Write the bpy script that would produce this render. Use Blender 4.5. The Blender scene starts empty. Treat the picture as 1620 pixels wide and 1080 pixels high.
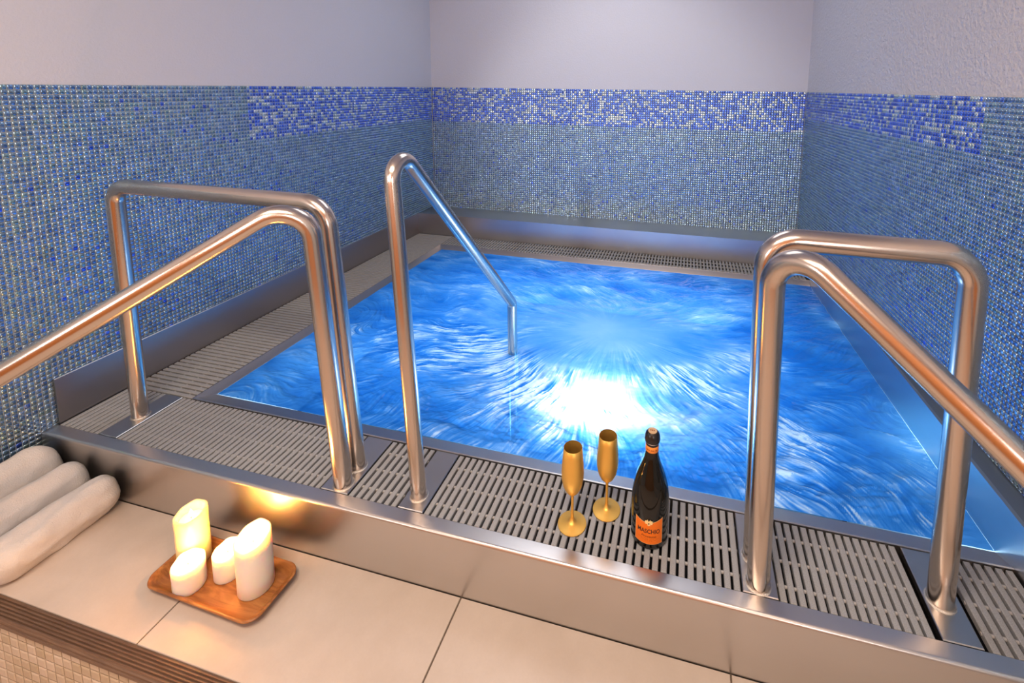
import bpy, math, random
import numpy as np
from mathutils import Vector, Matrix, noise

random.seed(7)
RNG = np.random.default_rng(11)
SC = bpy.context.scene
COL = SC.collection
PI = math.pi

# ------------------------------------------------------------------ camera
cam_d = bpy.data.cameras.new('camera')
cam = bpy.data.objects.new('camera', cam_d)
COL.objects.link(cam)
F_PX, PPX, PPY = 744.4, 912.7, 231.9
cam_d.sensor_width = 36.0
cam_d.lens = F_PX * 36.0 / 1620.0
cam_d.shift_x = (810.0 - PPX) / 1620.0
cam_d.shift_y = (PPY - 540.0) / 1620.0
cam_d.clip_start = 0.02
yaw, pit, rol = math.radians(13.361), math.radians(7.166), math.radians(0.709)
fwd = Vector((-math.sin(yaw) * math.cos(pit), math.cos(yaw) * math.cos(pit), -math.sin(pit)))
rgt = Vector((math.cos(yaw), math.sin(yaw), 0.0))
upv = rgt.cross(fwd)
r2 = rgt * math.cos(rol) + upv * math.sin(rol)
u2 = upv * math.cos(rol) - rgt * math.sin(rol)
CAM = Vector((2.24708, -1.07633, 1.26909))
m3 = Matrix((r2, u2, -fwd)).transposed()
cam.matrix_world = Matrix.Translation(CAM) @ m3.to_4x4()
SC.camera = cam

# ------------------------------------------------------------------ world, lights, exposure
SC.view_settings.view_transform = 'Standard'
SC.view_settings.look = 'None'
SC.view_settings.gamma = 1.0
SC.view_settings.use_curve_mapping = False
SC.view_settings.exposure = 0.0
SC.cycles.max_bounces = 5
SC.cycles.diffuse_bounces = 3
SC.cycles.glossy_bounces = 3
SC.cycles.transmission_bounces = 2
SC.cycles.caustics_reflective = False
SC.cycles.caustics_refractive = False
SC.cycles.use_adaptive_sampling = True
SC.cycles.adaptive_threshold = 0.03
world = bpy.data.worlds.new('world')
SC.world = world
world.use_nodes = True
wb = world.node_tree.nodes['Background']
wb.inputs['Color'].default_value = (0.5, 0.5, 0.56, 1)
wb.inputs['Strength'].default_value = 0.05


def light(name, kind, loc, power, color, size=0.3, size_y=None, target=None, spot=None, blend=0.6):
    d = bpy.data.lights.new(name, kind)
    d.energy = power
    d.color = color
    if kind == 'AREA':
        d.size = size
        if size_y:
            d.shape = 'RECTANGLE'
            d.size_y = size_y
    else:
        d.shadow_soft_size = size
    if kind == 'SPOT':
        d.spot_size = spot or 1.6
        d.spot_blend = blend
    o = bpy.data.objects.new(name, d)
    COL.objects.link(o)
    o.location = loc
    if target is not None:
        v = Vector(target) - Vector(loc)
        o.rotation_euler = v.to_track_quat('-Z', 'Y').to_euler()
    return o


# ceiling panels of the room: one over the pool, one over the steps in front of it
light('ceiling_panel_pool', 'AREA', (1.6, 1.75, 2.64), 15, (0.97, 0.97, 1.0), 1.2, 1.2, target=(1.6, 1.75, 0))
light('ceiling_panel_steps', 'AREA', (1.7, -1.3, 2.64), 74, (1.0, 0.79, 0.61), 1.6, 0.5, target=(1.7, -1.3, 0))
light('corner_fill', 'AREA', (3.10, -2.45, 1.30), 13, (1.0, 0.97, 0.94), 0.45, 0.6, target=(0.6, 0.6, 1.1))  # added unseen fill, makes glints on the left wall's tiles
light('corner_fill', 'AREA', (0.22, -2.45, 1.45), 12, (1.0, 0.97, 0.94), 0.45, 0.6, target=(2.9, 0.8, 1.2))  # added unseen fill that brightens the right wall
light('back_wall_fill_spot', 'SPOT', (1.42, -2.35, 1.62), 230, (1.0, 0.96, 0.92), 0.10, target=(1.75, 2.7, 0.62), spot=0.66)  # added spot, source unknown, aimed low to brighten the back wall tiles
# underwater lamps
light('underwater_lamp', 'POINT', (1.95, 0.69, -0.16), 13, (0.92, 0.97, 1.0), 0.07)
light('underwater_lamp_deep', 'POINT', (1.9, 0.95, -0.60), 4, (0.62, 0.84, 1.0), 0.12)
for lx, ly in ((0.95, 0.85), (2.50, 0.85), (1.0, 1.75), (1.75, 1.8), (2.45, 1.75)):
    light('underwater_led', 'POINT', (lx, ly, -0.70), 21, (0.45, 0.75, 1.0), 0.15)

# ------------------------------------------------------------------ dimensions
ZL = -0.189          # ledge in front of the pool
YN = -0.3105         # back edge of the nosing
YC = 0.0436          # inner edge of the front coping
Y1, Y1W = 0.2795, 0.352
X1, X1W = 0.335, 0.366
Y2, Y2W = 2.240, 2.205
D, DW = 2.4615, 2.744
HU = 0.176
HR = 0.137
ZW = -0.024
TT = 1.2562
CEIL = 2.68
YBACK = -2.7         # wall behind the camera


def xr(y):           # face of the stainless wall on the pool's right side
    return 3.155 - 0.034 * y


def xw(y):           # right tiled wall
    return 3.245 - 0.057 * y


# ------------------------------------------------------------------ material helpers
class NT:
    def __init__(self, name):
        self.m = bpy.data.materials.new(name)
        self.m.use_nodes = True
        self.t = self.m.node_tree
        self.b = self.t.nodes['Principled BSDF']
        self.out = self.t.nodes['Material Output']

    def n(self, typ, **kw):
        nd = self.t.nodes.new(typ)
        for k, v in kw.items():
            if k in nd.inputs.keys():
                nd.inputs[k].default_value = v
            else:
                setattr(nd, k, v)
        return nd

    def l(self, a, b):
        self.t.links.new(a, b)

    def set(self, **kw):
        for k, v in kw.items():
            k = k.replace('_', ' ')
            if isinstance(v, tuple) and len(v) == 3:
                v = (*v, 1)
            self.b.inputs[k].default_value = v
        return self

    def coord(self, kind='Object', scale=(1, 1, 1)):
        tc = self.n('ShaderNodeTexCoord')
        mp = self.n('ShaderNodeMapping')
        mp.inputs['Scale'].default_value = scale
        self.l(tc.outputs[kind], mp.inputs['Vector'])
        return mp.outputs['Vector']

    def noise(self, vec, scale, detail=3, rough=0.5, dist=0.0):
        nd = self.n('ShaderNodeTexNoise')
        nd.inputs['Scale'].default_value = scale
        nd.inputs['Detail'].default_value = detail
        nd.inputs['Roughness'].default_value = rough
        nd.inputs['Distortion'].default_value = dist
        if vec is not None:
            self.l(vec, nd.inputs['Vector'])
        return nd.outputs['Fac']

    def ramp(self, fac, stops):
        r = self.n('ShaderNodeValToRGB')
        e = r.color_ramp.elements
        while len(e) > 1:
            e.remove(e[-1])
        e[0].position = stops[0][0]
        e[0].color = (*stops[0][1], 1)
        for p, c in stops[1:]:
            x = e.new(p)
            x.color = (*c, 1)
        self.l(fac, r.inputs['Fac'])
        return r.outputs['Color']

    def bump(self, fac, strength=0.2, dist=0.01, target=None):
        b = self.n('ShaderNodeBump')
        b.inputs['Strength'].default_value = strength
        b.inputs['Distance'].default_value = dist
        self.l(fac, b.inputs['Height'])
        self.l(b.outputs['Normal'], (target or self.b).inputs['Normal'])
        return b

    def math(self, op, a, b=None, c=None, clamp=False):
        nd = self.n('ShaderNodeMath', operation=op)
        nd.use_clamp = clamp
        for i, v in enumerate((a, b, c)):
            if v is None:
                continue
            if isinstance(v, (int, float)):
                nd.inputs[i].default_value = v
            else:
                self.l(v, nd.inputs[i])
        return nd.outputs[0]

    def mixc(self, fac, a, b):
        nd = self.n('ShaderNodeMix', data_type='RGBA')
        for s, v in ((nd.inputs[0], fac), (nd.inputs[6], a), (nd.inputs[7], b)):
            if isinstance(v, (int, float)):
                s.default_value = v
            elif isinstance(v, tuple):
                s.default_value = (*v, 1)
            else:
                self.l(v, s)
        return nd.outputs[2]


def plain(name, color, rough=0.5, metallic=0.0, **kw):
    t = NT(name)
    t.set(Base_Color=color, Roughness=rough, Metallic=metallic)
    for k, v in kw.items():
        t.b.inputs[k.replace('_', ' ')].default_value = v
    return t.m


def steel(name, color=(0.60, 0.57, 0.55), rough=0.27, streak=(2, 60, 60), amt=0.10, bump=0.02):
    t = NT(name)
    t.set(Base_Color=color, Metallic=1.0, Roughness=rough)
    v = t.coord('Object', streak)
    f = t.noise(v, 6.0, 5, 0.65)
    r = t.math('MULTIPLY_ADD', f, amt * 2, rough - amt)
    t.l(r, t.b.inputs['Roughness'])
    t.bump(f, bump, 0.002)
    return t.m


M = {}
M['steel_x'] = steel('brushed_steel_along_x', rough=0.33, streak=(1.5, 60, 60))
M['steel_y'] = steel('brushed_steel_along_y', rough=0.33, streak=(60, 1.5, 60))
M['steel_left'] = steel('brushed_steel_left', (0.40, 0.38, 0.39), 0.36, (60, 1.5, 60))  # darker copy of the basin steel, dim reflection put into its colour
M['steel_rim'] = steel('overflow_rim_steel', (0.30, 0.29, 0.30), 0.38, (40, 40, 40))  # same steel as the front rim, shaded darker through its colour
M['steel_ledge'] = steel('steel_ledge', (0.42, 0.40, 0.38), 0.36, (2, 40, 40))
M['tube'] = steel('satin_steel_tube', (0.60, 0.52, 0.46), 0.22, (40, 40, 40), 0.05, 0.01)
M['weld'] = steel('weld_bead', (0.66, 0.60, 0.52), 0.30, (120, 120, 120), 0.15, 0.6)
M['plate'] = steel('satin_steel_plate', (0.52, 0.50, 0.48), 0.32, (30, 4, 30), 0.08, 0.02)
M['channel'] = plain('dark_channel_steel', (0.035, 0.033, 0.035), 0.5, 0.6)
M['basin'] = plain('darkened_basin', (0.05, 0.12, 0.20), 0.6, 0.0)  # basin colour darkened so the lamps leave no bright spots under water


def make_plaster(name, col, sc, st):
    t = NT(name)
    v = t.coord('Object')
    f = t.noise(v, sc, 6, 0.6)
    big = t.noise(v, 1.3, 3)
    t.l(t.mixc(big, tuple(c * 0.965 for c in col), col), t.b.inputs['Base Color'])
    t.set(Roughness=0.85)
    t.bump(f, st, 0.006 if st < .9 else 0.02)
    return t.m


M['plaster'] = make_plaster('painted_plaster', (0.61, 0.615, 0.665), 90, 0.35)
M['plaster_rough'] = make_plaster('roughcast_plaster', (0.74, 0.73, 0.77), 60, 1.0)
M['ceiling'] = plain('ceiling_paint', (0.75, 0.74, 0.74), 0.9)
M['warm_wall'] = plain('warm_wood_panel', (0.72, 0.27, 0.06), 0.6)
M['grout_blue'] = plain('pale_blue_grout', (0.42, 0.47, 0.52), 0.8)


def make_tile():
    t = NT('glass_mosaic')
    a = t.n('ShaderNodeAttribute', attribute_name='tint')
    t.l(a.outputs['Color'], t.b.inputs['Base Color'])
    t.set(Roughness=0.22, Metallic=0.84)
    t.b.inputs['Specular IOR Level'].default_value = 0.8
    t.b.inputs['Coat Weight'].default_value = 0.5
    t.b.inputs['Coat Roughness'].default_value = 0.1
    return t.m


M['tile'] = make_tile()


def make_slat():
    t = NT('grey_plastic_slat')
    v = t.coord('Object')
    f = t.noise(v, 420, 3, 0.6)
    t.l(t.ramp(f, [(0.3, (0.27, 0.275, 0.285)), (0.7, (0.44, 0.445, 0.455))]), t.b.inputs['Base Color'])
    t.set(Roughness=0.62)
    t.bump(f, 0.5, 0.002)
    return t.m


M['slat'] = make_slat()
M['rod'] = plain('grey_plastic_rod', (0.42, 0.41, 0.40), 0.45)


def make_floor():
    t = NT('beige_porcelain')
    v = t.coord('Object')
    f = t.noise(v, 7, 6, 0.6)
    g = t.noise(v, 160, 3, 0.7)
    c = t.ramp(f, [(0.3, (0.60, 0.50, 0.42)), (0.7, (0.69, 0.585, 0.50))])
    c2 = t.mixc(t.math('MULTIPLY', g, 0.28), c, (0.48, 0.39, 0.32))
    t.l(c2, t.b.inputs['Base Color'])
    t.set(Roughness=0.42)
    t.bump(g, 0.06, 0.002)
    return t.m


M['floor'] = make_floor()
M['floor_grout'] = plain('dark_floor_grout', (0.16, 0.12, 0.09), 0.9)


def make_beige_tile():
    t = NT('beige_mosaic')
    oi = t.n('ShaderNodeObjectInfo')
    c = t.ramp(oi.outputs['Random'], [(0.0, (0.52, 0.40, 0.27)), (0.5, (0.60, 0.47, 0.34)), (1.0, (0.67, 0.54, 0.42))])
    t.l(c, t.b.inputs['Base Color'])
    t.set(Roughness=0.4)
    return t.m


M['beige_tile'] = make_beige_tile()
M['beige_grout'] = plain('brown_grout', (0.20, 0.13, 0.07), 0.9)


def make_nosing():
    t = NT('brown_ribbed_nosing')
    v = t.coord('Object', (3, 60, 60))
    f = t.noise(v, 5, 4)
    t.l(t.ramp(f, [(0.3, (0.17, 0.10, 0.065)), (0.7, (0.27, 0.165, 0.105))]), t.b.inputs['Base Color'])
    t.set(Roughness=0.42, Metallic=0.35)
    return t.m


M['nosing'] = make_nosing()


def make_towel():
    t = NT('white_terry')
    v = t.coord('Object')
    f = t.noise(v, 260, 3, 0.7)
    g = t.noise(v, 9, 3, 0.5)
    t.set(Base_Color=(0.80, 0.745, 0.70), Roughness=0.95)
    t.b.inputs['Sheen Weight'].default_value = 0.3
    t.bump(t.math('ADD', t.math('MULTIPLY', f, 0.45), g), 0.7, 0.014)
    return t.m


M['towel'] = make_towel()


def make_wood():
    t = NT('oiled_acacia')
    v = t.coord('Object', (3.2, 22, 22))
    f = t.noise(v, 2.2, 6, 0.6, 1.4)
    t.l(t.ramp(f, [(0.25, (0.16, 0.050, 0.014)), (0.5, (0.36, 0.135, 0.035)), (0.75, (0.52, 0.23, 0.07))]),
        t.b.inputs['Base Color'])
    t.set(Roughness=0.36)
    t.bump(f, 0.08, 0.002)
    return t.m


M['wood'] = make_wood()


def make_wax(name, col, rad):
    t = NT(name)
    t.set(Base_Color=col, Roughness=0.4)
    t.b.inputs['Subsurface Weight'].default_value = 1.0
    t.b.inputs['Subsurface Radius'].default_value = rad
    t.b.inputs['Subsurface Scale'].default_value = 1.0
    return t.m


M['wax'] = make_wax('ivory_wax', (0.92, 0.86, 0.78), (0.020, 0.011, 0.005))
M['wax_yellow'] = make_wax('yellow_wax', (0.95, 0.83, 0.50), (0.030, 0.015, 0.004))
M['melt'] = plain('melted_wax', (0.95, 0.86, 0.62), 0.08)
M['wick'] = plain('charred_wick', (0.02, 0.015, 0.01), 0.9)
fl = NT('candle_flame')
fl.set(Base_Color=(1, 0.8, 0.4))
fl.b.inputs['Emission Color'].default_value = (1.0, 0.82, 0.48, 1)
fl.b.inputs['Emission Strength'].default_value = 14
M['flame'] = fl.m


def make_gold():
    t = NT('satin_gold')
    v = t.coord('Object')
    f = t.noise(v, 120, 3)
    t.set(Base_Color=(0.88, 0.53, 0.12), Metallic=0.75, Roughness=0.42)
    t.bump(f, 0.03, 0.001)
    return t.m


M['gold'] = make_gold()
M['bottle_glass'] = plain('dark_bottle_glass', (0.006, 0.006, 0.005), 0.05, 0.0, Specular_IOR_Level=0.42)
M['foil'] = plain('black_foil', (0.012, 0.010, 0.010), 0.28)
M['cork_disc'] = plain('cork_disc', (0.62, 0.42, 0.24), 0.7)
M['label_orange'] = plain('orange_paper', (0.88, 0.19, 0.008), 0.5)
M['label_edge'] = plain('pale_gold_edge', (0.86, 0.62, 0.30), 0.45)
M['neck_orange'] = plain('neck_orange_paper', (0.90, 0.30, 0.05), 0.5)
M['ink'] = plain('black_ink', (0.03, 0.015, 0.01), 0.6)
M['ink_brown'] = plain('brown_ink', (0.28, 0.06, 0.005), 0.6)
M['crest'] = plain('crest_gold', (0.93, 0.70, 0.33), 0.4)
M['silver_ring'] = plain('silver_ring', (0.75, 0.72, 0.72), 0.25, 1.0)


def make_water():
    """aerated water: light from the lamps below scatters through it; foam is set per point, with lamp glow painted in"""
    t = NT('aerated_pool_water')
    t.t.nodes.remove(t.b)
    at = t.n('ShaderNodeAttribute', attribute_name='foam_glow')
    colr = t.ramp(at.outputs['Fac'], [(0.0, (0.010, 0.17, 0.60)), (0.3, (0.045, 0.27, 0.72)), (0.55, (0.16, 0.40, 0.80)), (0.8, (0.42, 0.60, 0.90)), (1.0, (0.78, 0.86, 0.96))])
    tr = t.n('ShaderNodeBsdfTranslucent')
    t.l(colr, tr.inputs['Color'])
    df = t.n('ShaderNodeBsdfDiffuse')
    t.l(colr, df.inputs['Color'])
    gl = t.n('ShaderNodeBsdfGlossy')
    gl.inputs['Roughness'].default_value = 0.14
    mx = t.n('ShaderNodeMixShader')
    mx.inputs[0].default_value = 0.40
    t.l(tr.outputs[0], mx.inputs[1])
    t.l(df.outputs[0], mx.inputs[2])
    # part of the lamp light passes the water unscattered and washes the walls
    clear = t.n('ShaderNodeBsdfTransparent')
    clear.inputs['Color'].default_value = (0.22, 0.60, 1.0, 1)
    mx1 = t.n('ShaderNodeMixShader')
    mx1.inputs[0].default_value = 0.12
    t.l(mx.outputs[0], mx1.inputs[1])
    t.l(clear.outputs[0], mx1.inputs[2])
    mx = mx1
    fr = t.n('ShaderNodeFresnel')
    fr.inputs['IOR'].default_value = 1.33
    mx2 = t.n('ShaderNodeMixShader')
    t.l(t.math('MULTIPLY', fr.outputs[0], 0.8), mx2.inputs[0])
    t.l(mx.outputs[0], mx2.inputs[1])
    t.l(gl.outputs[0], mx2.inputs[2])
    t.l(mx2.outputs[0], t.out.inputs['Surface'])
    return t.m


M['water'] = make_water()


# ------------------------------------------------------------------ geometry helpers
class MB:
    """collects faces, then links them as ONE mesh object"""
    def __init__(self):
        self.v, self.f = [], []

    def add(self, vs, fs):
        o = len(self.v)
        self.v += [tuple(p) for p in vs]
        self.f += [tuple(i + o for i in q) for q in fs]
        return self

    def box(self, x0, x1, y0, y1, z0, z1):
        vs = [(x0, y0, z0), (x1, y0, z0), (x1, y1, z0), (x0, y1, z0), (x0, y0, z1), (x1, y0, z1), (x1, y1, z1), (x0, y1, z1)]
        return self.hexa(vs)

    def hexa(self, vs):
        return self.add(vs, [(3, 2, 1, 0), (4, 5, 6, 7), (0, 1, 5, 4), (1, 2, 6, 5), (2, 3, 7, 6), (3, 0, 4, 7)])

    def bevbox(self, x0, x1, y0, y1, z0, z1, b):
        """box whose top edges are chamfered"""
        vs = [(x0, y0, z0), (x1, y0, z0), (x1, y1, z0), (x0, y1, z0),
              (x0, y0, z1 - b), (x1, y0, z1 - b), (x1, y1, z1 - b), (x0, y1, z1 - b),
              (x0 + b, y0 + b, z1), (x1 - b, y0 + b, z1), (x1 - b, y1 - b, z1), (x0 + b, y1 - b, z1)]
        fs = [(3, 2, 1, 0)]
        for i in range(4):
            j = (i + 1) % 4
            fs += [(i, j, 4 + j, 4 + i), (4 + i, 4 + j, 8 + j, 8 + i)]
        fs.append((8, 9, 10, 11))
        return self.add(vs, fs)

    def extrude(self, prof, a, b, axis='x'):
        """closed profile [(p,q)...] extruded from a to b; axis x: (y,z) profile, axis y: (x,z) profile"""
        n = len(prof)
        mk = (lambda t, p: (t, p[0], p[1])) if axis == 'x' else (lambda t, p: (p[0], t, p[1]))
        vs = [mk(a, p) for p in prof] + [mk(b, p) for p in prof]
        fs = [(i, (i + 1) % n, n + (i + 1) % n, n + i) for i in range(n)]
        fs += [tuple(reversed(range(n))), tuple(range(n, 2 * n))]
        return self.add(vs, fs)

    def lathe(self, prof, seg=40, center=(0, 0, 0), cap=True):
        cx, cy, cz = center
        vs, fs = [], []
        for r, z in prof:
            for k in range(seg):
                a = 2 * PI * k / seg
                vs.append((cx + r * math.cos(a), cy + r * math.sin(a), cz + z))
        for i in range(len(prof) - 1):
            for k in range(seg):
                k2 = (k + 1) % seg
                fs.append((i * seg + k, i * seg + k2, (i + 1) * seg + k2, (i + 1) * seg + k))
        if cap:
            if prof[0][0] > 1e-5:
                fs.append(tuple(reversed(range(seg))))
            if prof[-1][0] > 1e-5:
                fs.append(tuple(range((len(prof) - 1) * seg, len(prof) * seg)))
        return self.add(vs, fs)

    def tube(self, path, rad, seg=24):
        path = [Vector(p) for p in path]
        n = len(path)
        tang = []
        for i in range(n):
            a = path[max(i - 1, 0)]
            b = path[min(i + 1, n - 1)]
            tang.append((b - a).normalized())
        ref = Vector((1, 0, 0)) if abs(tang[0].x) < 0.8 else Vector((0, 1, 0))
        u = (ref - tang[0] * ref.dot(tang[0])).normalized()
        vs, fs = [], []
        rads = rad if isinstance(rad, (list, tuple)) else [rad] * n
        for i in range(n):
            u = (u - tang[i] * u.dot(tang[i])).normalized()
            w = tang[i].cross(u)
            for k in range(seg):
                a = 2 * PI * k / seg
                vs.append(path[i] + (u * math.cos(a) + w * math.sin(a)) * rads[i])
        for i in range(n - 1):
            for k in range(seg):
                k2 = (k + 1) % seg
                fs.append((i * seg + k, i * seg + k2, (i + 1) * seg + k2, (i + 1) * seg + k))
        fs += [tuple(reversed(range(seg))), tuple(range((n - 1) * seg, n * seg))]
        return self.add(vs, fs)

    def mesh(self, name, mat, smooth=False, angle=None):
        me = bpy.data.meshes.new(name)
        me.from_pydata(self.v, [], self.f)
        me.update()
        if mat is not None:
            me.materials.append(mat)
        if smooth:
            me.polygons.foreach_set('use_smooth', [True] * len(me.polygons))
            me.set_sharp_from_angle(angle=math.radians(angle or 35))
        return me

    def build(self, name, mat, parent=None, smooth=False, angle=None):
        return link(name, self.mesh(name, mat, smooth, angle), parent)


def link(name, data, parent=None):
    o = bpy.data.objects.new(name, data)
    COL.objects.link(o)
    if parent is not None:
        o.parent = parent
    return o


def empty(name, loc=(0, 0, 0)):
    o = bpy.data.objects.new(name, None)
    COL.objects.link(o)
    o.location = loc
    o.empty_display_size = 0.05
    return o


def tag(o, label=None, cat=None, group=None, kind=None):
    if label:
        o['label'] = label
    if cat:
        o['category'] = cat
    if group:
        o['group'] = group
    if kind:
        o['kind'] = kind
    return o


def struct(o, label=None):
    o['kind'] = 'structure'
    if label:
        o['label'] = label
    return o


def fillet(pts, rads, n=10):
    pts = [Vector(p) for p in pts]
    out = [pts[0]]
    for i in range(1, len(pts) - 1):
        p, r = pts[i], rads[i - 1]
        a = (pts[i - 1] - p).normalized()
        b = (pts[i + 1] - p).normalized()
        ang = a.angle(b)
        t = r / math.tan(ang / 2)
        bis = (a + b).normalized()
        c = p + bis * (r / math.sin(ang / 2))
        p0, p1 = p + a * t, p + b * t
        v0, v1 = p0 - c, p1 - c
        th = v0.angle(v1)
        for k in range(n + 1):
            s = k / n
            v = (v0 * math.sin((1 - s) * th) + v1 * math.sin(s * th)) / math.sin(th)
            out.append(c + v)
    out.append(pts[-1])
    return out


# ------------------------------------------------------------------ room shell
def slab(name, quad, mat, thick, normal):
    """wall slab: quad is the visible face, pushed back by thick along -normal"""
    q = [Vector(p) for p in quad]
    b = [p - Vector(normal) * thick for p in q]
    mb = MB().add(q + b, [(0, 1, 2, 3), (7, 6, 5, 4), (0, 4, 5, 1), (1, 5, 6, 2), (2, 6, 7, 3), (3, 7, 4, 0)])
    return mb.build(name, mat)


TG = 0.0035          # tile thickness in front of the grout bed
wl = struct(slab('wall_left', [(-TG, YBACK, -1.0), (-TG, DW + TG, -1.0), (-TG, DW + TG, CEIL), (-TG, YBACK, CEIL)], M['plaster'], 0.15, (1, 0, 0)))
wbk = struct(slab('wall_back', [(-TG, DW + TG, -1.0), (xw(DW) + .1, DW + TG, -1.0), (xw(DW) + .1, DW + TG, CEIL), (-TG, DW + TG, CEIL)], M['plaster'], 0.15, (0, -1, 0)))
wr = struct(slab('wall_right', [(xw(DW) + TG, DW + .05, -1.0), (xw(YBACK) + TG, YBACK, -1.0), (xw(YBACK) + TG, YBACK, CEIL), (xw(DW) + TG, DW + .05, CEIL)], M['plaster_rough'], 0.15, (-1, -0.057, 0)))
wf = struct(slab('wall_front', [(xw(YBACK), YBACK, -1.0), (0, YBACK, -1.0), (0, YBACK, CEIL), (xw(YBACK), YBACK, CEIL)], M['warm_wall'], 0.15, (0, 1, 0)))
ce = struct(MB().box(-0.2, 3.7, YBACK - 0.2, DW + 0.2, CEIL, CEIL + 0.15).build('ceiling', M['ceiling']))

# ---- mosaics: real tiles on a grout bed
PC, PR = 0.0168, 0.0179      # column and row pitch
GAP = 0.0022

PAL_GREY = [(0.205, 0.34, 0.50), (0.25, 0.395, 0.52), (0.17, 0.30, 0.52), (0.30, 0.43, 0.52), (0.23, 0.375, 0.43), (0.14, 0.255, 0.46), (0.25, 0.39, 0.60)]  # blue raised to stand in for the pool's light on the walls
PAL_BLUE = [(0.06, 0.16, 0.72), (0.10, 0.22, 0.80), (0.05, 0.13, 0.60), (0.13, 0.26, 0.72)]
PAL_PALE = [(0.52, 0.62, 0.68), (0.64, 0.72, 0.76), (0.44, 0.55, 0.62), (0.56, 0.66, 0.60)]


def tile_shape():
    a, b = 0.5, 0.38
    v = np.array([(-a, -a, 0), (a, -a, 0), (a, a, 0), (-a, a, 0),
                  (-a, -a, .55), (a, -a, .55), (a, a, .55), (-a, a, .55),
                  (-b, -b, 1), (b, -b, 1), (b, b, 1), (-b, b, 1)], float)
    f = []
    for i in range(4):
        j = (i + 1) % 4
        f += [(i, j, 4 + j, 4 + i), (4 + i, 4 + j, 8 + j, 8 + i)]
    f.append((8, 9, 10, 11))
    return v, np.array(f)


TV, TF = tile_shape()


def tile_mesh(name, centers, eu, ev, en, cw, ch, colors, tilt=0.0):
    """one mesh of many tiles. centers (n,3); eu, ev, en unit axes; tile cw x ch; tint per face"""
    n = len(centers)
    loc = np.repeat(TV[None], n, 0)
    if tilt:
        tu = RNG.normal(0, tilt, (n, 1))
        tv = RNG.normal(0, tilt, (n, 1))
        top = loc[:, :, 2] > 0.1
        loc[:, :, 2] += top * (tu * loc[:, :, 0] + tv * loc[:, :, 1])
    P = (centers[:, None, :] + loc[:, :, 0:1] * cw * eu + loc[:, :, 1:2] * ch * ev + loc[:, :, 2:3] * TG * en)
    Fq = (TF[None] + (np.arange(n) * len(TV))[:, None, None]).reshape(-1, 4)
    me = bpy.data.meshes.new(name)
    nv, nf = n * len(TV), len(Fq)
    me.vertices.add(nv)
    me.vertices.foreach_set('co', P.reshape(-1).astype(np.float32))
    me.loops.add(nf * 4)
    me.loops.foreach_set('vertex_index', Fq.reshape(-1).astype(np.int32))
    me.polygons.add(nf)
    me.polygons.foreach_set('loop_start', (np.arange(nf) * 4).astype(np.int32))
    me.polygons.foreach_set('loop_total', np.full(nf, 4, np.int32))
    me.update(calc_edges=True)
    at = me.attributes.new('tint', 'FLOAT_COLOR', 'FACE')
    c4 = np.ones((n, 4))
    c4[:, :3] = colors
    at.data.foreach_set('color', np.repeat(c4, len(TF), 0).reshape(-1).astype(np.float32))
    me.materials.append(M['tile'])
    return me


def pick(pal, n):
    p = np.array(pal)
    c = p[RNG.integers(0, len(p), n)]
    return np.clip(c * RNG.uniform(0.8, 1.22, (n, 1)), 0, 1)


def project(P):
    q = P - np.array(CAM)
    z = q @ np.array(fwd)
    u = (q @ np.array(r2)) / np.maximum(z, 1e-3) * F_PX + PPX
    v = -(q @ np.array(u2)) / np.maximum(z, 1e-3) * F_PX + PPY
    return u, v, z


def mosaic(wall, origin, eu, en, ncol, zrange, colpitch, single, band, skip=None):
    """tiles on one wall; the `single` nearest tiles in view become objects of their own"""
    origin, eu, en = (np.array(a, float) for a in (origin, eu, en))
    ev = np.array((0, 0, 1.0))
    rows = int(round((zrange[1] - zrange[0]) / PR))
    ci, ri = np.meshgrid(np.arange(ncol), np.arange(rows))
    ci, ri = ci.ravel(), ri.ravel()
    cen = origin + ((ci + .5) * colpitch)[:, None] * eu
    cen[:, 2] = zrange[1] - (ri + .5) * PR
    if skip is not None:
        keep = ~skip(cen)
        cen, ci, ri = cen[keep], ci[keep], ri[keep]
    n = len(cen)
    col = pick(PAL_GREY, n)
    # large soft patches of lighter and bluer tiles
    inb = band(cen, ri)
    blue = RNG.uniform(0, 1, n) < 0.60
    pb, pp = pick(PAL_BLUE, n), pick(PAL_PALE, n)
    col = np.where((inb & blue)[:, None], pb, np.where(inb[:, None], pp, col))
    stray = (~inb) & (RNG.uniform(0, 1, n) < 0.02)
    col = np.where(stray[:, None], pick(PAL_BLUE, n), col)
    u, v, z = project(cen)
    vis = (u > 0) & (u < 1620) & (v > 0) & (v < 1080) & (z > 0.1)
    area = np.where(vis, np.abs(en @ (np.array(CAM) - cen).T) / z ** 3, 0)
    order = np.argsort(-area)
    one = np.zeros(n, bool)
    if single:
        one[order[:single]] = True
    me = tile_mesh('mosaic', cen[~one], eu, ev, en, colpitch - GAP, PR - GAP, col[~one], 0.16)
    tag(link('mosaic', me, wall), kind='stuff')
    if single:
        variants = []
        for k in range(24):
            c = pick(PAL_GREY, 1)
            variants.append(tile_mesh('mosaic_tile', np.zeros((1, 3)), eu, ev, en, colpitch - GAP, PR - GAP, c, 0.16))
        for i in np.where(one)[0]:
            o = link('mosaic_tile', variants[random.randrange(24)], wall)
            o.location = cen[i]
    return n


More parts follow.
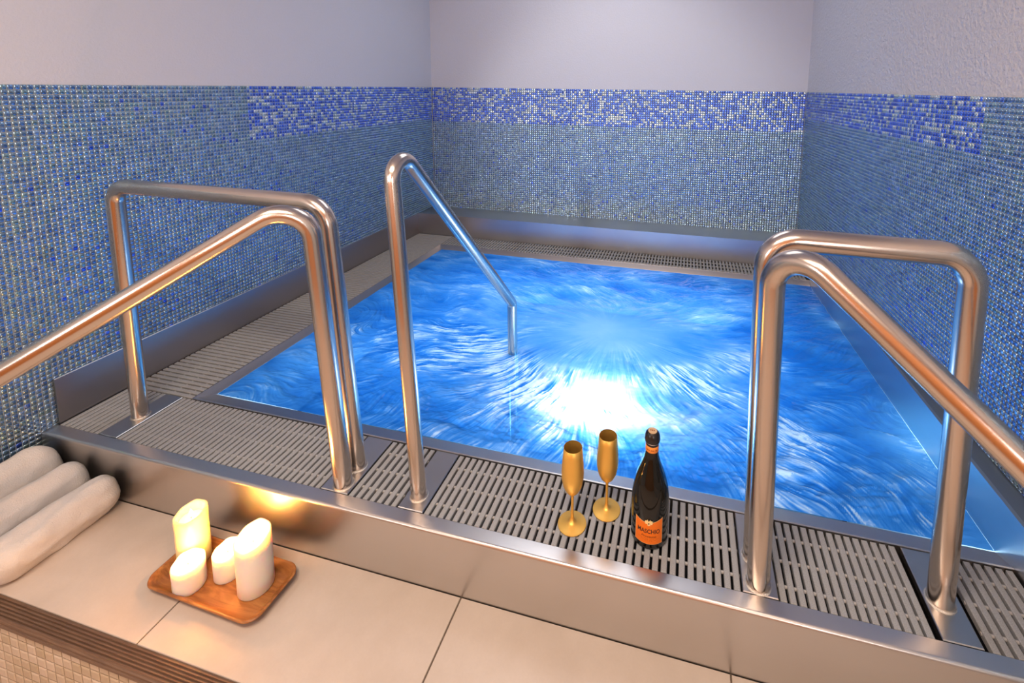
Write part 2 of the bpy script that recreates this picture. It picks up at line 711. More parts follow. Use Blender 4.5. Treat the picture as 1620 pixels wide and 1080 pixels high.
mosaic(wl, (-TG, -0.62, 0), (0, 1, 0), (1, 0, 0), int((DW + 0.62) / PC), (TT - 81 * PR, TT), PC, 300,
       lambda c, r: (c[:, 1] > 0.93) & (r < 16))
mosaic(wbk, (0, DW + TG, 0), (1, 0, 0), (0, -1, 0), int(xw(DW) / PR), (TT - 62 * PR, TT), xw(DW) / int(xw(DW) / PR), 0,
       lambda c, r: r < 17)
eu = np.array((0.057, -1.0, 0)); eu /= np.linalg.norm(eu)
enr = np.array((-1.0, -0.057, 0)); enr /= np.linalg.norm(enr)
mosaic(wr, (xw(DW) + TG, DW, 0), eu, enr, int((DW + 0.62) / PC), (TT - 72 * PR, TT), PC, 300,
       lambda c, r: (c[:, 1] > 0.76) & (r < 11))
# grout beds behind the tiles
zb = TT - 81 * PR
MB().box(-TG - 0.004, -TG + 0.0009, YBACK + .01, DW, zb, TT).build('grout_bed', M['grout_blue'], wl)
MB().box(0, xw(DW), DW + TG - 0.0009, DW + TG + 0.004, zb, TT).build('grout_bed', M['grout_blue'], wbk)
g0, g1 = DW, YBACK + .01
MB().hexa([(xw(g1) + TG - .0009, g1, zb), (xw(g1) + TG + .004, g1, zb), (xw(g0) + TG + .004, g0, zb), (xw(g0) + TG - .0009, g0, zb),
           (xw(g1) + TG - .0009, g1, TT), (xw(g1) + TG + .004, g1, TT), (xw(g0) + TG + .004, g0, TT), (xw(g0) + TG - .0009, g0, TT)]).build('grout_bed', M['grout_blue'], wr)

# ------------------------------------------------------------------ ledge floor, nosing, riser, lower floor
fl_o = struct(MB().box(0, 3.27, YN, 0.02, ZL - 0.10, ZL - 0.004).build('floor', M['floor_grout']), 'beige tiled ledge below the pool edge')
JX = [0.004, 0.8968, 1.6659, 2.4065, 3.16]
for a, b in zip(JX[:-1], JX[1:]):
    MB().bevbox(a + .0022, b - .0022, YN + .001, -0.0015, ZL - .02, ZL, 0.0012).build('floor_tile', M['floor'], fl_o)
# ribbed nosing strip
YN2 = YN - 0.047
nos = struct(MB().extrude([(YN, ZL - 0.022), (YN, ZL - 0.0035), (YN2 + .004, ZL - 0.0035), (YN2, ZL - 0.007), (YN2, ZL - 0.026), (YN2 + .006, ZL - 0.026)][::-1], 0.004, 3.27, 'x').build('trim_1', M['nosing']), 'brown ribbed nosing on the edge of the ledge')
for k in range(6):
    y = YN - 0.0035 - k * 0.0072
    MB().extrude([(y, ZL - .004), (y - .0012, ZL + .0002), (y - .0038, ZL + .0002), (y - .005, ZL - .004)][::-1], 0.004, 3.27, 'x').build('rib', M['nosing'], nos)
MB().extrude([(YN2 + .001, ZL - .012), (YN2 - .002, ZL - .013), (YN2 - .002, ZL - .017), (YN2 + .001, ZL - .018)], 0.004, 3.27, 'x').build('rib', M['nosing'], nos)
# riser of the step with beige mosaic
YRS = YN2 + 0.006
rs = struct(MB().box(0, 3.27, YRS + .003, YN + .02, ZL - 0.40, ZL - 0.022).build('wall_riser', M['beige_grout']), 'beige mosaic riser under the ribbed nosing')
BP, BR = 0.0335, 0.0295
cen, one = [], []
for r in range(12):
    for c in range(96):
        cen.append((0.02 + (c + .5) * BP, YRS + .003, ZL - .027 - (r + .5) * BR))
cen = np.array(cen)
u, v, z = project(cen)
vis = (u > -25) & (u < 330) & (v < 1105) & (z > 0)
bt = MB().add([(x * (BP - .0028), -(zz * .0035), y * (BR - .0028)) for x, y, zz in TV * np.array((1, 1, 1))], [tuple(q) for q in TF])
bmesh_ = bt.mesh('riser_tile', M['beige_tile'])
for p in cen[vis]:
    o = link('riser_tile', bmesh_, rs)
    o.location = p
rest = MB()
for p in cen[~vis]:
    rest.add([(p[0] + x * (BP - .0028), p[1] - zz * .0035, p[2] + y * (BR - .0028)) for x, y, zz in TV], [tuple(q) for q in TF])
tag(rest.build('riser_mosaic', M['beige_tile'], rs), kind='stuff')
struct(MB().box(-0.05, 3.5, YBACK, YN, ZL - 0.42, ZL - 0.35).build('floor_lower', M['floor']), 'beige floor of the step below the ledge')

# ------------------------------------------------------------------ pool basin
pool = empty('whirlpool_basin', (0, 0, 0))
tag(pool, 'brushed stainless steel whirlpool basin with front apron and raised edges on three sides', 'pool')
# front apron and coping, one folded sheet with a rounded edge
prof = [(0.0, ZL - .03)]
for k in range(7):
    a = PI - k / 6 * PI / 2
    prof.append((0.009 + 0.009 * math.cos(a), -0.009 + 0.009 * math.sin(a)))
prof += [(YC, 0.0), (YC, -0.13), (YC - .004, -0.13), (YC - .004, ZL - .03)]
MB().extrude(prof[::-1], 0.0005, xw(0.02) - .002, 'x').build('front_apron', M['steel_x'], pool, True, 50)
# drainage channels under the grates
MB().box(0.006, xr(.2), YC, Y1, -0.135, -0.125).build('front_channel', M['channel'], pool)
MB().box(0.006, X1, Y1, D, -0.135, -0.125).build('side_channel', M['channel'], pool)
MB().box(X1, xr(D), Y2, D, -0.135, -0.125).build('rear_channel', M['channel'], pool)


def rim(name, prof, a, b, axis, mat):
    return MB().extrude(prof, a, b, axis).build(name, mat, pool, True, 30)


# overflow rims, falling gently to the water
rim('front_rim', [(Y1, -.125), (Y1W + .004, -.40), (Y1W + .004, ZW - .01), (Y1W, ZW), (Y1 + .006, -0.001), (Y1 + .004, 0.0025), (Y1, 0.0015)], X1, xr(.3), 'x', M['steel_x'])
rim('side_rim', [(X1, -.125), (X1W + .004, -.40), (X1W + .004, ZW - .01), (X1W, ZW), (X1 + .006, -0.001), (X1 + .004, 0.0025), (X1, 0.0015)], Y1 + .002, Y2, 'y', M['steel_rim'])
rim('rear_rim', [(Y2, -.125), (Y2, 0.0015), (Y2 - .004, 0.0025), (Y2 - .006, -0.001), (Y2W, ZW), (Y2W - .004, ZW - .01), (Y2W - .004, -.40)], X1, xr(Y2), 'x', M['steel_rim'])
# upstands
MB().extrude([(0.0005, -.13), (0.007, -.13), (0.007, HU - .002), (0.005, HU), (0.0005, HU)], 0.05, D, 'y').build('side_upstand', M['steel_left'], pool)
MB().extrude([(D, -.13), (D + .01, -.13), (DW - .0005, -.13), (DW - .0005, HU - .004), (D + .004, HU - .004), (D + .003, HU), (D, HU)][::-1], 0.007, xr(D), 'x').build('rear_upstand', M['steel_x'], pool)
# right wall of the pool with its ledge
ya, yb = 0.05, DW - .001
MB().hexa([(xr(ya), ya, -.9), (xr(ya) + .012, ya, -.9), (xr(yb) + .012, yb, -.9), (xr(yb), yb, -.9),
           (xr(ya), ya, HR), (xr(ya) + .012, ya, HR), (xr(yb) + .012, yb, HR), (xr(yb), yb, HR)]).build('right_upstand', M['steel_y'], pool)
MB().hexa([(xr(ya) + .012, ya, -.2), (xw(ya) - .0005, ya, -.2), (xw(yb) - .0005, yb, -.2), (xr(yb) + .012, yb, -.2),
           (xr(ya) + .012, ya, HR - .012), (xw(ya) - .0005, ya, HR - .012), (xw(yb) - .0005, yb, HR - .012), (xr(yb) + .012, yb, HR - .012)]).build('right_ledge', M['steel_ledge'], pool)
# basin body below the water
MB().box(X1W + .004, xr(0) + .01, Y1W + .004, Y2W - .004, -1.12, -1.10).build('basin_floor', M['basin'], pool)
bw = MB()
bw.box(X1W - .01, X1W + .004, Y1W, Y2W, -1.1, -.38)
bw.box(X1W, xr(0), Y1W - .01, Y1W + .004, -1.1, -.38)
bw.box(X1W, xr(0), Y2W - .004, Y2W + .01, -1.1, -.38)
bw.build('basin_wall', M['basin'], pool)
# mounting plates of the handrails, welded across the channel
PLATES = [(0.205, 0.290), (1.158, 1.256), (1.434, 1.518), (2.430, 2.516), (2.874, 2.958)]
for a, b in PLATES:
    MB().bevbox(a, b, YC + .004, Y1 - .001, -0.02, 0.0, 0.002).build('mounting_plate', M['plate'], pool, False)


# ------------------------------------------------------------------ water
def vnoise(x, y, seed):
    """smooth value noise in 0..1, vectorised"""
    lat = np.random.default_rng(seed).random((256, 256))
    xi, yi = np.floor(x).astype(int), np.floor(y).astype(int)
    fx, fy = x - xi, y - yi
    fx, fy = fx * fx * (3 - 2 * fx), fy * fy * (3 - 2 * fy)
    x0, x1_, y0, y1_ = xi & 255, (xi + 1) & 255, yi & 255, (yi + 1) & 255
    return (lat[y0, x0] * (1 - fx) + lat[y0, x1_] * fx) * (1 - fy) + (lat[y1_, x0] * (1 - fx) + lat[y1_, x1_] * fx) * fy


def fbm(x, y, seed, octaves=4, gain=0.5):
    out, a, tot = 0.0, 1.0, 0.0
    for k in range(octaves):
        out = out + a * vnoise(x * 2 ** k + 13.7 * k, y * 2 ** k + 7.1 * k, seed + k)
        tot += a
        a *= gain
    return out / tot


def sstep(v, a, b):
    t_ = np.clip((v - a) / (b - a), 0, 1)
    return t_ * t_ * (3 - 2 * t_)


def make_water_mesh():
    nx, ny = 800, 560
    y0, y1 = Y1W + .004, Y2W - .004
    co = np.zeros((ny, nx, 3))
    for j, y in enumerate(np.linspace(y0, y1, ny)):
        co[j, :, 0] = np.linspace(X1W + .004, xr(y) - .0005, nx)
        co[j, :, 1] = y
    X, Y = co[:, :, 0], co[:, :, 1]
    CX, CY = 1.88, 1.22
    dx, dy = X - CX, (Y - CY) * 1.25
    R = np.sqrt(dx * dx + dy * dy) + 1e-6

    def flow(x, y):
        """water streams away from the boil over the jet and eddies further out"""
        ax, ay = x - CX, y - CY
        r = np.sqrt(ax * ax + ay * ay) + 1e-4
        e = 0.01
        p = lambda u, w: fbm(u * 2.6, w * 2.6, 40, 2)
        cx_ = (p(x, y + e) - p(x, y - e)) / (2 * e)
        cy_ = -(p(x + e, y) - p(x - e, y)) / (2 * e)
        k = np.clip((r - .35) / 1.0, 0, 1)
        vx = ax / r * (1 - .55 * k) + cx_ * (0.10 + .22 * k)
        vy = ay / r * (1 - .55 * k) + cy_ * (0.10 + .22 * k)
        back = sstep(y, 1.35, 1.9)
        vx = vx + back * 0.9 * np.sign(vx + 1e-6)
        n = np.sqrt(vx * vx + vy * vy) + 1e-6
        return vx / n, vy / n

    def lic(src, step, n):
        """smear a source pattern along the stream lines, as a long exposure does"""
        acc, wsum = src(X, Y), 1.0
        for sgn in (1, -1):
            px, py = X.copy(), Y.copy()
            for k in range(n):
                vx, vy = VX(px, py), VY(px, py)
                px, py = px + sgn * step * vx, py + sgn * step * vy
                w = 1 - k / n
                acc = acc + w * src(px, py)
                wsum += w
        return acc / wsum
    gx, gy = np.linspace(0.2, 3.3, 320), np.linspace(0.2, 2.4, 230)
    FX, FY = flow(*np.meshgrid(gx, gy))

    def samp(F):
        def f(x, y):
            i = np.clip(((x - 0.2) / 3.1 * 319).astype(int), 0, 319)
            j = np.clip(((y - 0.2) / 2.2 * 229).astype(int), 0, 229)
            return F[j, i]
        return f
    VX, VY = samp(FX), samp(FY)
    fine = lic(lambda x, y: vnoise(x * 230, y * 230, 3), .005, 8)
    fine = (fine - fine.mean()) / fine.std()
    strand = lic(lambda x, y: fbm(x * 60, y * 60, 5, 2), .009, 7)
    strand = (strand - strand.mean()) / strand.std()
    broad = lic(lambda x, y: fbm(x * 11, y * 13, 9, 4, .6), .022, 4)
    broad = (broad - broad.mean()) / broad.std()
    wx, wy = X + .10 * fbm(X * 3, Y * 3, 61, 2), Y + .12 * fbm(X * 3, Y * 3, 67, 2)
    swell = fbm(wx * 4.2, wy * 11, 71, 5, 0.58)
    swell = (swell - swell.mean()) / swell.std()
    clump = fbm(X * 9, Y * 12, 83, 3)
    clump = (clump - clump.mean()) / clump.std()
    broad = 0.45 * broad + 0.85 * swell * sstep(R, 0.25, 0.8) + 0.25 * clump
    patch = fbm(X * 3.1, Y * 4.2, 21, 4)
    patch = (patch - patch.mean()) / patch.std()
    cells = fbm(X * 24, Y * 30, 33, 4, 0.6)
    cells = (cells - cells.mean()) / cells.std()
    front = sstep(Y, 1.35, 0.95)
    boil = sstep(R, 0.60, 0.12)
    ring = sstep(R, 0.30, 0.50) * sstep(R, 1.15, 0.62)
    lamp_glow = np.exp(-(((X - 1.91 + .15 * (Y - .7)) / .30) ** 2 + ((Y - .69) / .15) ** 2) ** 1.5)  # bright spot over the underwater lamp, painted in as extra white
    amp = (0.06 + 0.16 * ring * front + 0.07 * front) * np.clip(.85 + .35 * patch + .45 * clump, .1, 2.0)
    foam_glow = 0.30 + 0.115 * broad * (1 - .85 * boil) + 0.075 * patch * (1 - .5 * boil)
    foam_glow += amp * (0.60 * strand + 0.75 * fine) * (1 - .95 * boil)
    foam_glow += ring * (0.10 + 0.20 * front) + 0.30 * boil + 0.5 * lamp_glow + 0.25 * np.exp(-(((X - 1.95) / .35) ** 2 + ((Y - .52) / .10) ** 2)) * np.clip(.6 + .5 * clump, 0, 1.5)  # last term paints more lamp-lit white towards the front edge
    froth = sstep(cells + .5 * fine, 1.0, 2.1) * sstep(patch + .3 * broad, -.4, .9)
    foam_glow += 0.32 * froth * (1 - boil) * (0.35 + .65 * front)
    foam_glow -= 0.16 * sstep(X, 2.35, 2.75) * sstep(patch, 1.0, -.5) + 0.10 * sstep(X, 1.2, .7) * front
    foam_glow = np.clip(foam_glow, 0, 1)
    Z = 0.034 * np.exp(-(R / 0.40) ** 2) - 0.010 * np.exp(-((R - .62) / .16) ** 2)
    Z += 0.0042 * broad * (1 - .8 * boil) + 0.0030 * patch + (0.0010 * strand + 0.0006 * fine) * (1 - .9 * boil) + .0008 * cells * front
    edge = np.minimum(np.minimum(X - X1W, xr(0) - .02 - X), np.minimum(Y - y0, y1 - Y))
    Z *= np.clip(edge / 0.08, 0.12, 1)
    co[:, :, 2] = ZW - .001 + Z
    idx = np.arange(nx * ny).reshape(ny, nx)
    fs = np.stack([idx[:-1, :-1], idx[:-1, 1:], idx[1:, 1:], idx[1:, :-1]], -1).reshape(-1, 4)
    nf = len(fs)
    me = bpy.data.meshes.new('water')
    me.vertices.add(nx * ny)
    me.vertices.foreach_set('co', co.reshape(-1).astype(np.float32))
    me.loops.add(nf * 4)
    me.loops.foreach_set('vertex_index', fs.reshape(-1).astype(np.int32))
    me.polygons.add(nf)
    me.polygons.foreach_set('loop_start', (np.arange(nf) * 4).astype(np.int32))
    me.polygons.foreach_set('loop_total', np.full(nf, 4, np.int32))
    me.polygons.foreach_set('use_smooth', np.ones(nf, bool))
    me.update(calc_edges=True)
    at = me.attributes.new('foam_glow', 'FLOAT', 'POINT')
    at.data.foreach_set('value', foam_glow.reshape(-1).astype(np.float32))
    me.materials.append(M['water'])
    return me


tag(link('water', make_water_mesh()), 'bubbling blue lit water filling the whirlpool', 'water', kind='stuff')

# ------------------------------------------------------------------ grates
SP, SWD = 0.0236, 0.0158


def grate(label, x0, x1, y0, y1, along, group='drain grates around the pool', swd=SWD):
    """plastic slat grate; slats run across the channel, `along` is the direction they repeat in"""
    g = empty('drain_grate', ((x0 + x1) / 2, (y0 + y1) / 2, 0))
    tag(g, label, 'grate', group)
    L = (x1 - x0) if along == 'x' else (y1 - y0)
    W = (y1 - y0) if along == 'x' else (x1 - x0)
    n = max(1, int(round(L / SP)))
    p = L / n
    hw, hl = swd / 2, W / 2 - .001
    if along == 'x':
        me = MB().bevbox(-hw, hw, -hl, hl, -0.018, 0, 0.0018).mesh('slat', M['slat'])
        rod = MB().tube([(-L / 2 + .002, 0, 0), (L / 2 - .002, 0, 0)], 0.0042, 8)
    else:
        me = MB().bevbox(-hl, hl, -hw, hw, -0.018, 0, 0.0018).mesh('slat', M['slat'])
        rod = MB().tube([(0, -L / 2 + .002, 0), (0, L / 2 - .002, 0)], 0.0042, 8)
    rod = rod.mesh('cross_rod', M['rod'], True)
    for k in range(n):
        o = link('slat', me, g)
        t = -L / 2 + (k + .5) * p
        o.location = (t, 0, -0.001) if along == 'x' else (0, t, -0.001)
    for q in ((-0.36, -0.12, 0.12, 0.36) if W > .25 else (-0.30, 0.0, 0.30)):
        o = link('cross_rod', rod, g)
        o.location = (0, q * W, -0.0095) if along == 'x' else (q * W, 0, -0.0095)
    return g


ga, gb = YC + .002, Y1 - .001
grate('short grey slatted grate in the front left corner beside the tiled wall', 0.008, PLATES[0][0] - .001, ga, gb, 'x')
grate('long grey slatted grate behind the candles, between the two left handrail plates', PLATES[0][1] + .001, PLATES[1][0] - .001, ga, gb, 'x')
grate('short grey slatted grate between the left rail and the rail going into the water', PLATES[1][1] + .001, PLATES[2][0] - .003, ga, gb, 'x')
grate('long grey slatted grate under the bottle and the gold flutes', PLATES[2][1] + .001, PLATES[3][0] - .001, ga, gb, 'x')
grate('grey slatted grate between the two right handrail plates', PLATES[3][1] + .001, PLATES[4][0] - .012, ga, gb, 'x')
grate('short grey slatted grate at the right end of the front channel', PLATES[4][1] + .012, xr(.2) - .004, ga, gb, 'x')
grate('grey slatted grate running along the left side of the pool', 0.009, X1 - .001, Y1 + .001, D - .002, 'y')
grate('dark slatted grate along the back of the pool', X1 + .001, xr(D) - .003, Y2 + .001, D - .002, 'x', swd=0.0128)


# ------------------------------------------------------------------ handrails
def handrail(label, path, rad, bases):
    g = empty('handrail', bases[0])
    tag(g, label, 'handrail', 'stainless handrails of the pool')
    off = -Vector(bases[0])
    mb = MB().tube([Vector(p) + off for p in path], rad, 28)
    mb.build('rail_tube', M['tube'], g, True, 60)
    for b in bases:
        bx, by, bz = Vector(b) + off
        ring = []
        for k in range(9):
            a = PI / 2 * k / 8
            ring.append((rad + 0.0055 * (1 - math.sin(a)), 0.0055 * (1 - math.cos(a)) + .0003))
        MB().lathe([(rad - .001, .0003), (rad + .0055, .0003)] + ring[1:] + [(rad - .001, .0058)], 32, (bx, by, bz), False).build('weld_collar', M['weld'], g, True, 60)
    return g


TR = 0.0285
YR, YF, YM = 0.1479, 0.0535 + .024, 0.0925
b1, b2 = (0.246, .156, 0), (1.214, .150, 0)
handrail('low steel handrail loop on the left, standing in front of the tiled wall',
         fillet([b1, (0.2545, YR, .900), (1.148, YR, .898), b2], [.06, .085]), TR - .002, [b1, b2])
b = (1.2185, YF, 0)
handrail('sloping steel handrail on the left, running down past the candles',
         fillet([b, (1.166, YF - .022, .955), (0.62, -.353, .548), (0.004, -.784, .097)], [.085, .001]), TR - .001, [b])
b = (1.476, .098, 0)
handrail('steel handrail in the middle that slopes down into the bubbling water',
         fillet([b, (1.420, .091, 1.130), (1.45, .960, .232), (1.452, .975, -.50)], [.055, .035]), 0.0235, [b])
b = (2.4705, YF, 0)
handrail('sloping steel handrail on the right, running out of the picture',
         fillet([b, (2.4505, YF - .022, .958), (2.818, -.202, .65), (3.268, -.517, .251)], [.075, .001]), TR, [b])
b1, b2 = (2.4695, .150, 0), (2.911, .144, 0)
handrail('low steel handrail loop on the right, beside the bottle and the right wall',
         fillet([b1, (2.4495, YR, .900), (2.899, YR, .898), b2], [.075, .075]), TR + .0005, [b1, b2])


# ------------------------------------------------------------------ wooden tray with candles
def rrect(hx, hy, r, n=7):
    pts = []
    for cx, cy, a0 in ((hx - r, hy - r, 0), (-hx + r, hy - r, PI / 2), (-hx + r, -hy + r, PI), (hx - r, -hy + r, 3 * PI / 2)):
        for k in range(n + 1):
            a = a0 + PI / 2 * k / n
            pts.append((cx + r * math.cos(a), cy + r * math.sin(a)))
    return pts


def loft(rings, cap0=True, cap1=True):
    mb = MB()
    n = len(rings[0])
    vs = [p for r in rings for p in r]
    fs = []
    for i in range(len(rings) - 1):
        for k in range(n):
            k2 = (k + 1) % n
            fs.append((i * n + k, i * n + k2, (i + 1) * n + k2, (i + 1) * n + k))
    if cap0:
        fs.append(tuple(reversed(range(n))))
    if cap1:
        fs.append(tuple(range((len(rings) - 1) * n, len(rings) * n)))
    return mb.add(vs, fs)


tx, ty = 0.972, -0.134
TXR, TYR = 0.196, 0.083


def tray_ring(dx, z, bow=0.0):
    pts = rrect(TXR + dx, TYR + dx, 0.032 + max(dx, -0.02) * .6)
    out = []
    for x, y in pts:    # sides bow out a little in the middle
        bx = 1 + bow * (1 - (y / (TYR + dx)) ** 2) * (1 if abs(x) > TXR * .8 else 0)
        by = 1 + bow * 1.6 * (1 - (x / (TXR + dx)) ** 2)
        out.append((x * bx, y * by, z))
    return out


tray = loft([tray_ring(-.040, 0.0, .02), tray_ring(-.030, 0.002, .03), tray_ring(-.008, .014, .04), tray_ring(0, .026, .045),
             tray_ring(-.001, .0285, .045), tray_ring(-.0035, .029, .045), tray_ring(-.007, .027, .045),
             tray_ring(-.016, .016, .04), tray_ring(-.026, .0105, .03), tray_ring(-.045, .010, .02)]).build('wooden_tray', M['wood'], None, True, 60)
tray.location = (tx, ty, ZL)
tray.rotation_euler = (0, 0, math.radians(-1.5))
tag(tray, 'rectangular brown wooden tray with raised rounded rim holding the candles', 'tray')


def candle(label, x, y, rad, h, wax, melt_depth, tilt_dir, uneven, flame, power, burn=0.8, seed=0):
    z0 = ZL + 0.0105
    g = empty('candle', (x, y, z0))
    tag(g, label, 'candle', 'candles on the wooden tray')
    seg = 48
    rnd = random.Random(seed)
    ph = [rnd.uniform(0, 6.28) for _ in range(4)]

    def lip(a):        # height of the burnt rim around the candle
        return uneven * math.cos(a - tilt_dir) + 0.0018 * math.sin(3 * a + ph[0]) + 0.0012 * math.sin(7 * a + ph[1])
    rings = []
    lip_r = rad * burn

    def ring(r, z, k):
        return [(r * math.cos(2 * PI * i / seg), r * math.sin(2 * PI * i / seg), z + k * lip(2 * PI * i / seg)) for i in range(seg)]
    rings.append(ring(rad * .96, 0.0, 0))
    rings.append(ring(rad, 0.003, 0))
    for q in (0.25, 0.5, 0.75, 0.9):
        rings.append(ring(rad * (1 + .008 * math.sin(q * 9 + ph[2])), h * q, q ** 4 * .8))
    rings.append(ring(rad * .995, h - .002, 1))
    rings.append(ring(rad * .96, h, 1))
    rings.append(ring(rad * (burn + .04), h - .001, 1))
    rings.append(ring(lip_r, h - .006, .8))
    rings.append(ring(lip_r * .92, h - melt_depth, .15))
    rings.append(ring(lip_r * .5, h - melt_depth - .002, 0))
    loft(rings).build('wax_body', wax, g, True, 70)
    zm = h - melt_depth
    MB().lathe([(0.0005, zm + .0012), (lip_r * .9, zm + .0010)], 36, (0, 0, 0), False).build('melted_pool', M['melt'], g, True)
    wick = MB().tube([(0, 0, zm - .003), (0.0005, 0, zm + .006), (0.003, -.001, zm + .011)], 0.0009, 8).build('wick', M['wick'], g, True)
    if flame:
        fh = flame
        prof = []
        for k in range(13):
            t = k / 12
            r = 0.0062 * (math.sin(PI * min(t * 1.02, 1.0) ** 0.62)) * (1 - .25 * t)
            prof.append((max(r, .0003), t * fh))
        MB().lathe(prof, 20, (0.002, 0, zm + .009)).build('flame', M['flame'], g, True, 80)
        d = bpy.data.lights.new('candle_light', 'POINT')
        d.energy = power * 1.3
        d.color = (1.0, 0.39, 0.08)
        d.shadow_soft_size = 0.02
        o = bpy.data.objects.new('candle_light', d)
        COL.objects.link(o)
        o.parent = g
        o.location = (0.002, 0, zm + 0.016 + fh * .45)
    return g


candle('tall yellow pillar candle with a deep hollow top at the back of the tray', 0.829, -0.105, 0.042, 0.162, M['wax_yellow'], 0.024, 1.2, 0.004, .024, 0.35, 0.80, 1)
candle('short white pillar candle in front of the tall yellow one', 0.892, -0.168, 0.040, 0.078, M['wax'], 0.012, 1.5, 0.003, .026, 1.7, 0.84, 2)
candle('short white pillar candle half hidden behind the tall white one', 0.968, -0.112, 0.038, 0.078, M['wax'], 0.012, 1.6, 0.003, .026, 1.7, 0.84, 3)
candle('tall white pillar candle at the right end of the tray', 1.078, -0.122, 0.046, 0.162, M['wax'], 0.022, 1.6, 0.010, .026, 1.7, 0.82, 4)


# ------------------------------------------------------------------ rolled towels
def towel(label, x, yend, rx, rz, length, seed, yawd):
    rnd = random.Random(seed)
    nseg, nl = 64, 46
    rings = []
    off = rnd.uniform(0, 50)
    for i in range(nl + 1):
        s = i / nl
        yy = -s * length
        # rounded folded ends
        e = min(s, 1 - s) * length
        k = 1.0 if e > .055 else (0.30 + 0.70 * math.sqrt(max(0.0, 1 - (1 - e / .055) ** 2)))
        ring = []
        for j in range(nseg):
            a = 2 * PI * j / nseg
            step = ((a / (2 * PI) + .62) % 1.0) * 0.19     # outer layer of the roll ends in a step
            n1 = noise.noise((math.cos(a) * 1.4 + off, math.sin(a) * 1.4, yy * 9))
            n2 = noise.noise((math.cos(a) * 3 + off, math.sin(a) * 3, yy * 22 + 7))
            n3 = noise.noise((math.cos(a) * .8 + off * 2, math.sin(a) * .8, yy * 4 + 3))
            rad = (0.89 + step + 0.14 * n1 + 0.07 * n2 + 0.10 * n3) * k
            px, pz = math.cos(a) * rx * rad, math.sin(a) * rz * rad
            pz = max(pz, -rz * .86)
            ring.append((px, yy, pz))
        rings.append(ring)
    o = loft([r[::-1] for r in rings]).build('rolled_towel', M['towel'], None, True, 70)
    o.location = (x, yend, ZL + rz * .86)
    o.rotation_euler = (0, 0, math.radians(yawd))
    tag(o, label, 'towel', 'rolled towels on the ledge')
    return o


towel('rolled white towel closest to the tiled wall', 0.078, -0.006, 0.064, 0.098, .32, 3, 1.0)
towel('rolled white towel in the middle of the three', 0.220, -0.010, 0.056, 0.082, .31, 5, -1.0)
towel('rolled white towel nearest the candles', 0.353, -0.008, 0.058, 0.067, .31, 9, -1.5)


# ------------------------------------------------------------------ gold flutes
def flute(label, x, y, zrot):
    g = empty('champagne_flute', (x, y, 0.0))
    tag(g, label, 'glass', 'gold champagne flutes')
    H = 0.246
    MB().lathe([(0.0005, 0), (.036, 0), (.0375, .0012), (.037, .0026), (.030, .0045), (.014, .0075), (.007, .012), (.0045, .020), (.0005, .021)], 44).build('foot', M['gold'], g, True, 40)
    MB().lathe([(.0044, .019), (.0037, .04), (.0035, .075), (.0044, .094), (.008, .099)], 24).build('stem', M['gold'], g, True, 60)
    outer = [(.004, .095), (.010, .100), (.0175, .110), (.0245, .127), (.0282, .148), (.0290, .168), (.0280, .195), (.0258, .222), (.0238, H)]
    inner = [(r - .0012, z + .0005) for r, z in outer[::-1]]
    inner = [(.0232, H + .0004)] + inner[1:-1] + [(.001, .1025)]
    MB().lathe(outer + inner, 44, cap=False).build('bowl', M['gold'], g, True, 60)
    g.rotation_euler = (0, 0, zrot)
    g.scale = (1.12, 1.12, 1.0)
    return g


flute('gold champagne flute standing nearer the front edge', 1.962, 0.122, 0)
flute('gold champagne flute standing closer to the water, beside the bottle', 2.052, 0.192, 1)


# ------------------------------------------------------------------ bottle
def text_mesh(body, size, shear=0.0):
    c = bpy.data.curves.new('lettering', 'FONT')
    c.body = body
    c.size = size
    c.align_x = 'CENTER'
    c.resolution_u = 3
    c.offset = size * 0.018
    c.shear = shear
    o = bpy.data.objects.new('lettering', c)
    COL.objects.link(o)
    dg = bpy.context.evaluated_depsgraph_get()
    me = o.evaluated_get(dg).to_mesh()
    vs = [tuple(v.co) for v in me.vertices]
    fs = [tuple(p.vertices) for p in me.polygons]
    o.evaluated_get(dg).to_mesh_clear()
    bpy.data.objects.remove(o)
    return vs, fs


def wrap(vs, R, facing, z0, sx=1.0):
    """lay flat (x, y) points on a cylinder of radius R around z, facing the given angle"""
    out = []
    for x, y, *_ in vs:
        a = facing + x * sx / R
        out.append((R * math.cos(a), R * math.sin(a), z0 + y))
    return out


